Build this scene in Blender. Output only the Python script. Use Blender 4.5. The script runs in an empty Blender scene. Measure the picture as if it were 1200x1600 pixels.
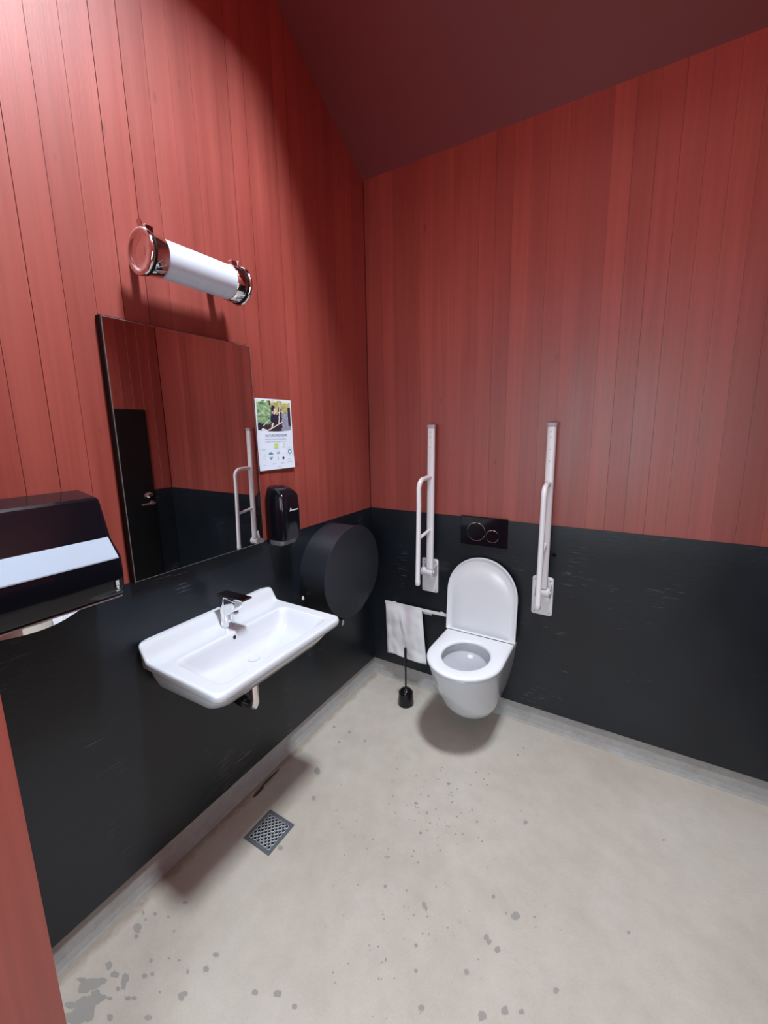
import bpy, bmesh, math, random
from mathutils import Vector, Matrix, noise

random.seed(7)
C = bpy.context.scene.collection
scene = bpy.context.scene

# ---------------------------------------------------------------- camera
# world: x runs right along the back wall (y = 0), the left wall is x = 0, z is up
cam_data = bpy.data.cameras.new('camera')
cam = bpy.data.objects.new('camera', cam_data)
C.objects.link(cam)
YAW, PITCH, ROLL = -0.526485, -0.174118, -0.0136046
fwd = Vector((math.sin(YAW)*math.cos(PITCH), math.cos(YAW)*math.cos(PITCH), math.sin(PITCH)))
rt = Vector((math.cos(YAW), -math.sin(YAW), 0))
up = rt.cross(fwd)
rt2 = rt*math.cos(ROLL) + up*math.sin(ROLL)
up2 = -rt*math.sin(ROLL) + up*math.cos(ROLL)
M = Matrix((rt2, up2, -fwd)).transposed().to_4x4()
M.translation = Vector((1.3499, -2.04561, 1.6))
cam.matrix_world = M
cam_data.sensor_fit = 'VERTICAL'
cam_data.sensor_height = 36.0
cam_data.lens = 631.027/1600*36.0
cam_data.shift_x = -14.82/1600
cam_data.shift_y = -19.10/1600
cam_data.clip_start = 0.02
scene.camera = cam

# ---------------------------------------------------------------- world, lights, exposure
world = bpy.data.worlds.new('overcast_sky')
scene.world = world
world.use_nodes = True
wb = world.node_tree.nodes['Background']
wb.inputs['Color'].default_value = (0.80, 0.88, 1.0, 1)
wb.inputs['Strength'].default_value = 0.35

def area_light(name, loc, rot, sx, sy, power, color):
    l = bpy.data.lights.new(name, 'AREA')
    l.shape = 'RECTANGLE'; l.size = sx; l.size_y = sy
    l.energy = power; l.color = color
    o = bpy.data.objects.new(name, l)
    o.location = loc; o.rotation_euler = rot
    C.objects.link(o)
    return o

SKY_X0, SKY_X1, SKY_Y0, SKY_Y1, SKY_Z = 0.60, 2.00, -1.66, -0.93, 4.66
SKY_C = (1.45, -1.27, 4.47)      # small roof window at the top of the light well
area_light('skylight_daylight', (SKY_C[0], SKY_C[1], SKY_C[2]), (0, math.radians(25), 0),
           0.42, 0.28, 185, (0.83, 0.93, 1.0))
# daylight through the open entrance of the lobby behind the camera
area_light('entrance_daylight', (1.15, -3.38, 1.50), (math.radians(90), 0, 0), 1.5, 1.2, 44, (0.80, 0.93, 1.0))

vs = scene.view_settings
vs.view_transform = 'Standard'
vs.look = 'None'
vs.exposure = 0.0
vs.gamma = 1.0
vs.use_curve_mapping = False

# ---------------------------------------------------------------- materials
def new_mat(name):
    m = bpy.data.materials.new(name)
    m.use_nodes = True
    nt = m.node_tree
    return m, nt, nt.nodes['Principled BSDF']

def simple(name, col, rough=0.5, metal=0.0, spec=0.5, coat=0.0, trans=0.0, bump=0.0, bscale=200, var=0.0):
    m, nt, b = new_mat(name)
    b.inputs['Base Color'].default_value = (*col, 1)
    b.inputs['Roughness'].default_value = rough
    b.inputs['Metallic'].default_value = metal
    b.inputs['Specular IOR Level'].default_value = spec
    b.inputs['Coat Weight'].default_value = coat
    b.inputs['Transmission Weight'].default_value = trans
    tc = nt.nodes.new('ShaderNodeTexCoord')
    nz = nt.nodes.new('ShaderNodeTexNoise')
    nz.inputs['Scale'].default_value = bscale
    nt.links.new(tc.outputs['Object'], nz.inputs['Vector'])
    if bump:
        bp = nt.nodes.new('ShaderNodeBump')
        bp.inputs['Strength'].default_value = bump
        bp.inputs['Distance'].default_value = 0.001
        nt.links.new(nz.outputs['Fac'], bp.inputs['Height'])
        nt.links.new(bp.outputs['Normal'], b.inputs['Normal'])
    if var:
        mr = nt.nodes.new('ShaderNodeMapRange')
        mr.inputs['To Min'].default_value = rough-var
        mr.inputs['To Max'].default_value = rough+var
        nt.links.new(nz.outputs['Fac'], mr.inputs['Value'])
        nt.links.new(mr.outputs['Result'], b.inputs['Roughness'])
    return m

def ramp(nt, stops):
    r = nt.nodes.new('ShaderNodeValToRGB')
    e = r.color_ramp.elements
    while len(e) < len(stops):
        e.new(0.5)
    for i, (p, c) in enumerate(stops):
        e[i].position = p
        e[i].color = (*c, 1) if len(c) == 3 else c
    return r

def noise_node(nt, vec, scale, detail=4, rough=0.55, map_scale=None):
    if map_scale:
        mp = nt.nodes.new('ShaderNodeMapping')
        mp.inputs['Scale'].default_value = map_scale
        nt.links.new(vec, mp.inputs['Vector'])
        vec = mp.outputs['Vector']
    n = nt.nodes.new('ShaderNodeTexNoise')
    n.inputs['Scale'].default_value = scale
    n.inputs['Detail'].default_value = detail
    n.inputs['Roughness'].default_value = rough
    nt.links.new(vec, n.inputs['Vector'])
    return n

def mix(nt, blend, fac, a, b):
    m = nt.nodes.new('ShaderNodeMix')
    m.data_type = 'RGBA'; m.blend_type = blend
    for sock, v in ((m.inputs[0], fac), (m.inputs[6], a), (m.inputs[7], b)):
        if hasattr(v, 'is_linked') or hasattr(v, 'links'):
            nt.links.new(v, sock)
        else:
            sock.default_value = v
    return m.outputs[2]

def geo_pos(nt):
    return nt.nodes.new('ShaderNodeNewGeometry').outputs['Position']

# red painted boards: vertical brush streaks, every board a little different
def make_red():
    m, nt, b = new_mat('red_board_paint')
    pos = geo_pos(nt)
    oi = nt.nodes.new('ShaderNodeObjectInfo')
    streak = noise_node(nt, pos, 1.0, 5, 0.6, (60, 60, 1.2))
    wide = noise_node(nt, pos, 1.0, 3, 0.5, (22, 22, 0.9))
    r1 = ramp(nt, [(0.25, (0.285, 0.046, 0.033)), (0.75, (0.350, 0.066, 0.048))])
    nt.links.new(wide.outputs['Fac'], r1.inputs['Fac'])
    r2 = ramp(nt, [(0.3, (0.86, 0.86, 0.86)), (0.7, (1.06, 1.06, 1.06))])
    nt.links.new(streak.outputs['Fac'], r2.inputs['Fac'])
    c = mix(nt, 'MULTIPLY', 1.0, r1.outputs['Color'], r2.outputs['Color'])
    r3 = ramp(nt, [(0.0, (0.86, 0.84, 0.84)), (1.0, (1.07, 1.14, 1.14))])
    nt.links.new(oi.outputs['Random'], r3.inputs['Fac'])
    c = mix(nt, 'MULTIPLY', 1.0, c, r3.outputs['Color'])
    # knots bleeding through the paint
    vo = nt.nodes.new('ShaderNodeTexVoronoi')
    vo.inputs['Scale'].default_value = 1.0
    mp = nt.nodes.new('ShaderNodeMapping')
    mp.inputs['Scale'].default_value = (9, 9, 3.2)
    nt.links.new(pos, mp.inputs['Vector'])
    nt.links.new(mp.outputs['Vector'], vo.inputs['Vector'])
    rk = ramp(nt, [(0.03, (0.55, 0.5, 0.5)), (0.075, (1, 1, 1))])
    nt.links.new(vo.outputs['Distance'], rk.inputs['Fac'])
    c = mix(nt, 'MULTIPLY', 0.8, c, rk.outputs['Color'])
    nt.links.new(c, b.inputs['Base Color'])
    mr = nt.nodes.new('ShaderNodeMapRange')
    mr.inputs['To Min'].default_value = 0.34
    mr.inputs['To Max'].default_value = 0.52
    nt.links.new(wide.outputs['Fac'], mr.inputs['Value'])
    nt.links.new(mr.outputs['Result'], b.inputs['Roughness'])
    b.inputs['Specular IOR Level'].default_value = 0.5
    b.inputs['Coat Weight'].default_value = 0.65
    b.inputs['Coat Roughness'].default_value = 0.5
    fine = noise_node(nt, pos, 1.0, 6, 0.7, (260, 260, 9))
    bp = nt.nodes.new('ShaderNodeBump')
    bp.inputs['Strength'].default_value = 0.25
    bp.inputs['Distance'].default_value = 0.0015
    nt.links.new(fine.outputs['Fac'], bp.inputs['Height'])
    nt.links.new(bp.outputs['Normal'], b.inputs['Normal'])
    return m

# black painted plywood: horizontal grain, pale scuffs
def make_black():
    m, nt, b = new_mat('black_plywood_paint')
    pos = geo_pos(nt)
    grain = noise_node(nt, pos, 1.0, 6, 0.65, (5, 5, 120))
    cloud = noise_node(nt, pos, 2.2, 3)
    r1 = ramp(nt, [(0.3, (0.004, 0.0062, 0.010)), (0.75, (0.010, 0.014, 0.021))])
    nt.links.new(cloud.outputs['Fac'], r1.inputs['Fac'])
    # scuffs: thin pale dashes along the grain where the sheet has been rubbed
    sc = noise_node(nt, pos, 1.0, 3, 0.5, (11, 11, 210))
    rs = ramp(nt, [(0.60, (0, 0, 0)), (0.66, (1, 1, 1))])
    nt.links.new(sc.outputs['Fac'], rs.inputs['Fac'])
    pm = noise_node(nt, pos, 3.1, 2)
    rp = ramp(nt, [(0.57, (0, 0, 0)), (0.66, (1, 1, 1))])
    nt.links.new(pm.outputs['Fac'], rp.inputs['Fac'])
    msk = mix(nt, 'MULTIPLY', 1.0, rs.outputs['Color'], rp.outputs['Color'])
    c = mix(nt, 'MIX', msk, r1.outputs['Color'], (0.13, 0.13, 0.14, 1))
    nt.links.new(c, b.inputs['Base Color'])
    rr = nt.nodes.new('ShaderNodeMapRange')
    rr.inputs['To Min'].default_value = 0.28
    rr.inputs['To Max'].default_value = 0.46
    nt.links.new(cloud.outputs['Fac'], rr.inputs['Value'])
    nt.links.new(rr.outputs['Result'], b.inputs['Roughness'])
    b.inputs['Specular IOR Level'].default_value = 0.5
    bp = nt.nodes.new('ShaderNodeBump')
    bp.inputs['Strength'].default_value = 0.35
    bp.inputs['Distance'].default_value = 0.0012
    nt.links.new(grain.outputs['Fac'], bp.inputs['Height'])
    nt.links.new(bp.outputs['Normal'], b.inputs['Normal'])
    return m

def make_floor():
    m, nt, b = new_mat('grey_concrete_floor')
    pos = geo_pos(nt)
    n1 = noise_node(nt, pos, 1.7, 5, 0.6)
    n2 = noise_node(nt, pos, 14, 5, 0.65)
    n3 = noise_node(nt, pos, 160, 3, 0.6)
    r1 = ramp(nt, [(0.3, (0.43, 0.375, 0.322)), (0.55, (0.48, 0.434, 0.38)), (0.8, (0.49, 0.456, 0.415))])
    nt.links.new(n1.outputs['Fac'], r1.inputs['Fac'])
    r2 = ramp(nt, [(0.3, (0.93, 0.92, 0.91)), (0.7, (1.04, 1.04, 1.04))])
    nt.links.new(n2.outputs['Fac'], r2.inputs['Fac'])
    c = mix(nt, 'MULTIPLY', 1.0, r1.outputs['Color'], r2.outputs['Color'])
    r3 = ramp(nt, [(0.3, (0.95, 0.95, 0.95)), (0.7, (1.03, 1.03, 1.03))])
    nt.links.new(n3.outputs['Fac'], r3.inputs['Fac'])
    c = mix(nt, 'MULTIPLY', 1.0, c, r3.outputs['Color'])
    # grime caught along the foot of the left kerb
    sx = nt.nodes.new('ShaderNodeSeparateXYZ')
    nt.links.new(pos, sx.inputs['Vector'])
    g = nt.nodes.new('ShaderNodeMath'); g.operation = 'MULTIPLY_ADD'
    g.inputs[1].default_value = 0.10; g.inputs[2].default_value = -0.045
    nt.links.new(n2.outputs['Fac'], g.inputs[0])
    d = nt.nodes.new('ShaderNodeMath'); d.operation = 'SUBTRACT'
    nt.links.new(sx.outputs['X'], d.inputs[0]); nt.links.new(g.outputs[0], d.inputs[1])
    rg = ramp(nt, [(0.0, (0.50, 0.46, 0.40)), (0.03, (1, 1, 1))])
    nt.links.new(d.outputs[0], rg.inputs['Fac'])
    c = mix(nt, 'MULTIPLY', 0.7, c, rg.outputs['Color'])
    nt.links.new(c, b.inputs['Base Color'])
    b.inputs['Roughness'].default_value = 0.5
    b.inputs['Specular IOR Level'].default_value = 0.35
    bp = nt.nodes.new('ShaderNodeBump')
    bp.inputs['Strength'].default_value = 0.12
    bp.inputs['Distance'].default_value = 0.001
    nt.links.new(n3.outputs['Fac'], bp.inputs['Height'])
    nt.links.new(bp.outputs['Normal'], b.inputs['Normal'])
    return m

def make_kerb():
    m, nt, b = new_mat('grey_concrete_kerb')
    pos = geo_pos(nt)
    n1 = noise_node(nt, pos, 4, 5, 0.6)
    n2 = noise_node(nt, pos, 40, 5, 0.65)
    r1 = ramp(nt, [(0.25, (0.36, 0.35, 0.325)), (0.7, (0.44, 0.435, 0.44))])
    nt.links.new(n1.outputs['Fac'], r1.inputs['Fac'])
    r2 = ramp(nt, [(0.3, (0.85, 0.85, 0.85)), (0.7, (1.05, 1.05, 1.05))])
    nt.links.new(n2.outputs['Fac'], r2.inputs['Fac'])
    c = mix(nt, 'MULTIPLY', 1.0, r1.outputs['Color'], r2.outputs['Color'])
    nt.links.new(c, b.inputs['Base Color'])
    b.inputs['Roughness'].default_value = 0.55
    return m

RED = make_red()
BLACK = make_black()
FLOOR = make_floor()
KERB = make_kerb()
CERAMIC = simple('white_glazed_ceramic', (0.61, 0.635, 0.68), 0.09, coat=0.3, bscale=6, var=0.02)
SEATP = simple('white_seat_plastic', (0.74, 0.76, 0.80), 0.22, bscale=20, var=0.03)
CHROME = simple('polished_chrome', (0.82, 0.82, 0.83), 0.06, metal=1, bscale=30, var=0.02)
STEEL = simple('brushed_steel', (0.17, 0.18, 0.20), 0.42, metal=0.45, bscale=90, var=0.06, bump=0.1)
SATIN = simple('satin_silver_plastic', (0.32, 0.37, 0.45), 0.6, metal=0.1, spec=0.3, bscale=120, var=0.04)
MIRROR = simple('mirror_glass', (0.80, 0.79, 0.79), 0.0, metal=1, bscale=10)
MEDGE = simple('mirror_polished_edge', (0.50, 0.48, 0.48), 0.25, metal=0.8, bscale=60, var=0.05)
GLOSSB = simple('black_gloss_plastic', (0.005, 0.005, 0.008), 0.10, spec=0.38, bscale=30, var=0.02)
MATTB = simple('black_powder_coat', (0.013, 0.015, 0.021), 0.42, bscale=300, bump=0.15, var=0.04)
RUBBER = simple('black_rubber', (0.004, 0.004, 0.005), 0.6, spec=0.2, bscale=100, var=0.05)
WHITEP = simple('white_powder_coat', (0.78, 0.77, 0.80), 0.30, bscale=60, var=0.04)
GREYP = simple('grey_plastic', (0.42, 0.42, 0.45), 0.4, bscale=60, var=0.04)
OPAL = simple('opal_plastic', (0.60, 0.66, 0.75), 0.28, bscale=20, var=0.02)
PAPER = simple('white_paper', (0.80, 0.80, 0.83), 0.75, bscale=40, bump=0.35)
PRINT = simple('white_print_paper', (0.70, 0.78, 0.88), 0.45, bscale=30)
INK = simple('blue_grey_ink', (0.18, 0.26, 0.36), 0.5)
SILVERINK = simple('silver_print', (0.55, 0.57, 0.58), 0.4)
WATER = simple('toilet_water', (0.8, 0.85, 0.88), 0.02, trans=0.9)
DARKV = simple('dark_void', (0.004, 0.004, 0.004), 0.7)
DAMP = simple('damp_spot', (0.30, 0.285, 0.26), 0.32, bscale=60, var=0.06)
DAMPL = simple('dried_water_mark', (0.42, 0.405, 0.37), 0.5, bscale=60, var=0.06)
CLEAR = simple('smoky_clear_plastic', (0.35, 0.36, 0.38), 0.12, trans=0.6, bscale=30, var=0.03)

# ---------------------------------------------------------------- mesh helpers
def mesh_obj(name, verts, faces, mat, parent=None, smooth=False, angle=None):
    me = bpy.data.meshes.new(name)
    me.from_pydata([tuple(v) for v in verts], [], [tuple(f) for f in faces])
    me.validate()
    bm = bmesh.new(); bm.from_mesh(me)
    bmesh.ops.recalc_face_normals(bm, faces=bm.faces)
    bm.to_mesh(me); bm.free()
    me.materials.append(mat)
    o = bpy.data.objects.new(name, me)
    C.objects.link(o)
    if parent:
        o.parent = parent
        o.matrix_parent_inverse = Matrix.Identity(4)
        inv = Matrix.Translation(-world_loc(parent))
        me.transform(inv)
    if smooth:
        me.shade_smooth()
        if angle:
            me.set_sharp_from_angle(angle=math.radians(angle))
    return o

def world_loc(o):
    v = Vector((0, 0, 0))
    while o:
        v += o.location
        o = o.parent
    return v

class MB:
    """gathers shapes (all in room coordinates) into one mesh"""
    def __init__(self):
        self.v = []; self.f = []
    def add(self, v, f):
        n = len(self.v)
        self.v += [Vector(p) for p in v]
        self.f += [[i+n for i in q] for q in f]
        return self
    def box(self, x0, x1, y0, y1, z0, z1):
        v = [(x, y, z) for x in (x0, x1) for y in (y0, y1) for z in (z0, z1)]
        return self.add(v, [(0, 1, 3, 2), (4, 6, 7, 5), (0, 4, 5, 1), (2, 3, 7, 6), (0, 2, 6, 4), (1, 5, 7, 3)])
    def bbox(self, x0, x1, y0, y1, z0, z1, r=0.004, seg=2):
        bm = bmesh.new()
        bmesh.ops.create_cube(bm, size=1)
        for q in bm.verts:
            q.co = Vector(((x0+x1)/2+q.co.x*(x1-x0), (y0+y1)/2+q.co.y*(y1-y0), (z0+z1)/2+q.co.z*(z1-z0)))
        bmesh.ops.bevel(bm, geom=list(bm.edges), offset=r, segments=seg, affect='EDGES', profile=0.5)
        bm.verts.index_update()
        self.add([q.co.copy() for q in bm.verts], [[w.index for w in f.verts] for f in bm.faces])
        bm.free()
        return self
    def loft(self, rings, cap0=True, cap1=True, closed=True):
        n = len(rings[0]); base = len(self.v)
        for r in rings:
            self.v += [Vector(p) for p in r]
        for i in range(len(rings)-1):
            for j in range(n if closed else n-1):
                a = base+i*n+j; b = base+i*n+(j+1) % n
                self.f.append([a, b, b+n, a+n])
        if cap0: self.f.append([base+j for j in range(n)][::-1])
        if cap1: self.f.append([base+(len(rings)-1)*n+j for j in range(n)])
        return self
    def tube(self, pts, r, n=16, caps=True, ell=None):
        """round tube along points; r a number or one radius a point"""
        pts = [Vector(p) for p in pts]
        rs = r if isinstance(r, (list, tuple)) else [r]*len(pts)
        t0 = (pts[1]-pts[0]).normalized()
        ref = Vector((0, 0, 1)) if abs(t0.z) < 0.9 else Vector((1, 0, 0))
        u = t0.cross(ref).normalized()
        rings = []
        for i, p in enumerate(pts):
            if i == 0: t = t0
            elif i == len(pts)-1: t = (pts[i]-pts[i-1]).normalized()
            else: t = ((pts[i]-pts[i-1]).normalized()+(pts[i+1]-pts[i]).normalized()).normalized()
            u = (u - t*u.dot(t)).normalized()
            w = t.cross(u)
            rings.append([p+(u*math.cos(k*2*math.pi/n)+w*math.sin(k*2*math.pi/n))*rs[i] for k in range(n)])
        return self.loft(rings, caps, caps)
    def lathe(self, origin, axis, prof, n=40, cap0=True, cap1=True):
        """prof: list of (distance along axis, radius)"""
        o = Vector(origin); a = Vector(axis).normalized()
        ref = Vector((0, 0, 1)) if abs(a.z) < 0.9 else Vector((1, 0, 0))
        u = a.cross(ref).normalized(); w = a.cross(u)
        rings = [[o+a*d+(u*math.cos(k*2*math.pi/n)+w*math.sin(k*2*math.pi/n))*r for k in range(n)] for d, r in prof]
        return self.loft(rings, cap0, cap1)
    def obj(self, name, mat, parent=None, smooth=True, angle=35):
        return mesh_obj(name, self.v, self.f, mat, parent, smooth, angle)

def thing(name, label, cat, loc, group=None):
    o = bpy.data.objects.new(name, None)
    o.empty_display_size = 0.05
    o.location = loc
    C.objects.link(o)
    o['label'] = label; o['category'] = cat
    if group: o['group'] = group
    return o

def structure(o, label=None, cat='structure'):
    o['kind'] = 'structure'
    o['label'] = label or o.name
    o['category'] = cat
    return o

def rrect(cx, cy, hx, hy, r, seg=6, side=8):
    """rounded rectangle outline with points along its sides"""
    pts = []
    cs = [(cx+hx-r, cy+hy-r, 0), (cx-hx+r, cy+hy-r, 90), (cx-hx+r, cy-hy+r, 180), (cx+hx-r, cy-hy+r, 270)]
    for i, (x, y, a) in enumerate(cs):
        for k in range(seg+1):
            t = math.radians(a+90*k/seg)
            pts.append((x+r*math.cos(t), y+r*math.sin(t)))
        nx, ny, na = cs[(i+1) % 4]
        p0 = pts[-1]; t = math.radians(na); p1 = (nx+r*math.cos(t), ny+r*math.sin(t))
        for k in range(1, side):
            pts.append((p0[0]+(p1[0]-p0[0])*k/side, p0[1]+(p1[1]-p0[1])*k/side))
    return pts

def dshape(cx, yb, w, L, n=28, side=8, back_r=0.02):
    """D outline: flat back at y=yb, half width w, reaching yb-L towards the camera"""
    pts = []
    ys = yb-(L-w*1.05)
    for k in range(side):
        pts.append((cx-w, yb+(ys-yb)*k/side))
    for k in range(n+1):
        t = math.pi*k/n
        pts.append((cx-w*math.cos(t), ys-w*1.05*math.sin(t)))
    for k in range(side-1, -1, -1):
        pts.append((cx+w, yb+(ys-yb)*k/side))
    for k in range(1, 6):
        pts.append((cx+w-2*w*k/6, yb))
    return pts

def sstep(t):
    t = max(0.0, min(1.0, t))
    return t*t*(3-2*t)
RIMM = simple('rim_highlight_steel', (0.62, 0.63, 0.66), 0.35, metal=0.4, bscale=90, var=0.05)  # lighter than the grate: the highlights on the rims are in the colour
DOORB = simple('black_door_paint', (0.006, 0.006, 0.007), 0.4, spec=0.3, bscale=60, var=0.04)
CEIL_SHADE = simple('shaded_red_ceiling', (0.21, 0.045, 0.048), 0.4, bscale=12, bump=0.1, var=0.05)  # board red made darker, so the ceiling's shade sits in the colour

# ================================================================ THE ROOM
W = 2.12            # right wall
YF = -1.835         # inner face of the front wall (the camera looks in through its doorway)
ZB = 1.125          # top of the black sheets
ZK = 0.116          # top of the kerb
CZ, CS = 2.925, 0.60   # ceiling: z = CZ - CS*y (rises towards the camera)
def ceil_z(y): return CZ-CS*y

# floor (runs on under the lobby behind the doorway)
floor = structure(MB().box(-0.3, W+0.3, -3.6, 0.3, -0.15, 0.0).obj('floor', FLOOR, smooth=False),
                  'pale grey beige concrete floor with damp spots', 'floor')

# left wall: backing, boards, black sheet
def plank_left(y0, y1, dx):
    """one upright board on the left wall between y0 (nearer the camera) and y1"""
    c = 0.0003; xf = -0.004+dx; xb = -0.022; g = random.choice((0.00015, 0.0004, 0.0009))
    y0 += g; y1 -= g
    prof = [(xb, y0), (xf, y0), (xf, y1), (xb, y1)]
    m = MB()
    bot = [(x, y, ZB-0.02) for x, y in prof]
    top = [(x, y, ceil_z(y)+0.03) for x, y in prof]
    m.loft([bot, top])
    return m.obj('plank', RED, wall_left, smooth=False)

def plank_back(x0, x1, dy):
    c = 0.0002; yf = 0.004-dy; yb = 0.022; g = random.choice((0.00004, 0.00012, 0.0004))
    x0 += g; x1 -= g
    prof = [(x0, yb), (x0, yf), (x1, yf), (x1, yb)]
    m = MB()
    m.loft([[(x, y, ZB-0.02) for x, y in prof], [(x, y, ceil_z(0)+0.03) for x, y in prof]])
    return m.obj('plank', RED, wall_back, smooth=False)

wall_left = structure(MB().add(
    [(x, y, z) for x in (-0.10, -0.023) for (y, z) in ((0.1, 0), (0.1, ceil_z(0)), (-1.99, ceil_z(-1.99)), (-1.99, 0))],
    [(0, 1, 2, 3), (4, 7, 6, 5), (0, 4, 5, 1), (1, 5, 6, 2), (2, 6, 7, 3), (3, 7, 4, 0)]).obj('wall_left', DARKV, smooth=False),
    'red board wall above black sheet with washbasin', 'wall')
ys = [0.0]
y = -0.643+0.0755*8
while y > -1.99:
    ys.append(y); y -= 0.0755
ys.append(-1.99)
for i in range(len(ys)-1):
    if ys[i]-ys[i+1] > 0.01:
        plank_left(ys[i+1], ys[i], random.uniform(-0.0006, 0.0004))
MB().box(-0.022, 0.0, -1.99, -0.0005, ZK+0.001, ZB).obj('wainscot_panel', BLACK, wall_left, smooth=False)

wall_back = structure(MB().box(-0.10, W+0.12, 0.023, 0.10, 0, ceil_z(0)).obj('wall_back', DARKV, smooth=False),
                      'red board wall above black sheet behind toilet', 'wall')
xs = [-0.003]
x = 0.0245
while x < W:
    xs.append(x); x += 0.0783
xs.append(W)
for i in range(len(xs)-1):
    plank_back(xs[i], xs[i+1], random.uniform(-0.0003, 0.0002))
MB().box(0.0005, W-0.0005, 0.0, 0.022, ZK+0.001, ZB).obj('wainscot_panel', BLACK, wall_back, smooth=False)
plug = MB().lathe((1.071, 0.0, 0.977), (0, -1, 0), [(0, 0.011), (0.0015, 0.011), (0.0020, 0.010), (0.0010, 0.0085), (0.0012, 0.002)], 24)
plug.obj('blanking_plug', GLOSSB, wall_back)

# right wall with the closed black door that shows in the mirror
wall_right = structure(MB().add(
    [(x, y, z) for x in (W+0.02, W+0.12) for (y, z) in ((0.1, 0), (0.1, ceil_z(0)), (-1.99, ceil_z(-1.99)), (-1.99, 0))],
    [(0, 1, 2, 3), (4, 7, 6, 5), (0, 4, 5, 1), (1, 5, 6, 2), (2, 6, 7, 3), (3, 7, 4, 0)]).obj('wall_right', DARKV, smooth=False),
    'red board wall seen in the mirror', 'wall')
yy = 0.0
DY0, DY1, DZ = -1.0179, -0.1566, 1.775
while yy > -1.98:
    y1 = max(yy-0.0783, -1.99)
    m = MB()
    zb = ZB
    if y1 < DY1-0.001 and yy > DY0+0.001: zb = DZ+0.003
    m.loft([[(W+0.02, y1+0.0004, zb), (W+0.0016, y1+0.0004, zb), (W, y1+0.002, zb), (W, yy-0.002, zb), (W+0.0016, yy-0.0004, zb), (W+0.02, yy-0.0004, zb)],
            [(W+0.02, y1+0.0004, ceil_z(y1)+0.02), (W+0.0016, y1+0.0004, ceil_z(y1)+0.02), (W, y1+0.002, ceil_z(y1)+0.02),
             (W, yy-0.002, ceil_z(yy)+0.02), (W+0.0016, yy-0.0004, ceil_z(yy)+0.02), (W+0.02, yy-0.0004, ceil_z(yy)+0.02)]])
    m.obj('plank', RED, wall_right, smooth=False)
    yy = y1
MB().box(W-0.004, W+0.019, DY1+0.002, -0.001, ZK, ZB).obj('wainscot_panel', BLACK, wall_right, smooth=False)
MB().box(W-0.004, W+0.019, -1.99, DY0-0.002, ZK, ZB).obj('wainscot_panel', BLACK, wall_right, smooth=False)
door = structure(MB().bbox(W-0.012, W+0.018, DY0, DY1, 0.008, DZ, 0.003).obj('door_1', DOORB, smooth=False),
                 'closed low black door seen in the mirror', 'door')
h = MB().bbox(W-0.020, W-0.0121, -0.245, -0.175, 1.075, 1.10, 0.003)
h.lathe((W-0.012, -0.21, 1.088), (-1, 0, 0), [(0, 0.024), (0.006, 0.024), (0.008, 0.021), (0.014, 0.012), (0.020, 0.010)], 24)
h.obj('lock_turn', CHROME, door)
h = MB().lathe((W-0.012, -0.19, 1.02), (-1, 0, 0), [(0, 0.022), (0.007, 0.022), (0.009, 0.011), (0.045, 0.010)], 24)
h.tube([(W-0.05, -0.19, 1.02), (W-0.058, -0.20, 1.02), (W-0.058, -0.30, 1.02)], 0.009, 12)
h.obj('door_handle', CHROME, door)

# front wall: stub left of the doorway, piece right of it, and the wall over it
DX0, DX1, DHZ = 0.40, 1.80, 2.12
def fwall(x0, x1, z0, top):
    m = MB()
    pr = [(YF, ceil_z(YF)), (-1.985, ceil_z(-1.985))] if top else [(YF, DHZ), (-1.985, DHZ)]
    m.add([(x, y, z) for x in (x0, x1) for (y, z) in ((YF, z0), pr[0], pr[1], (-1.985, z0))],
          [(0, 1, 2, 3), (4, 7, 6, 5), (0, 4, 5, 1), (1, 5, 6, 2), (2, 6, 7, 3), (3, 7, 4, 0)])
    return m
wall_front = structure(fwall(0.001, DX0, 0.0, True).obj('wall_front', RED, smooth=False),
                       'plain red wall end at the doorway, left edge of the view', 'wall')
fwall(DX1, W-0.004, 0.0, True).obj('wall_panel', RED, wall_front, smooth=False)
fwall(DX0, DX1, DHZ, True).obj('lintel_panel', RED, wall_front, smooth=False)

# kerbs at the foot of the walls
def kerb(name, along, length, sgn=1):
    prof = [(-0.10, 0), (0.022, -0.001), (0.016, 0.010), (0.013, 0.03), (0.0125, ZK-0.002), (-0.10, ZK-0.001)]
    m = MB()
    if along == 'y':
        m.loft([[(x-sgn*0, y, z) for x, z in prof] for y in (0.0, -length)])
    return m
m = MB()
prof = [(-0.10, 0.0005), (-0.006, 0.0005), (-0.010, 0.012), (-0.0135, 0.035), (-0.014, ZK), (-0.10, ZK)]
m.loft([[(x, 0.012-i*0, z) for x, z in prof] for i in (0,)] + [[(x, -1.83, z) for x, z in prof]])
structure(m.obj('baseboard_left', KERB, smooth=False), 'grey concrete kerb under the black sheet on the basin side', 'kerb')
m = MB()
prof2 = [(0.10, 0.0005), (0.006, 0.0005), (0.010, 0.012), (0.0135, 0.035), (0.014, ZK), (0.10, ZK)]
m.loft([[(-0.013, y, z) for y, z in prof2], [(W+0.02, y, z) for y, z in prof2]])
structure(m.obj('baseboard_back', KERB, smooth=False), 'grey concrete kerb under the black sheet behind the toilet', 'kerb')
m = MB(); m.box(W+0.001, W+0.02, DY1+0.003, 0.0, 0.0005, ZK-0.001); m.box(W+0.001, W+0.02, -1.83, DY0-0.003, 0.0005, ZK-0.001)
structure(m.obj('baseboard_right', KERB, smooth=False), 'concrete kerb on the door side', 'kerb')

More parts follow.
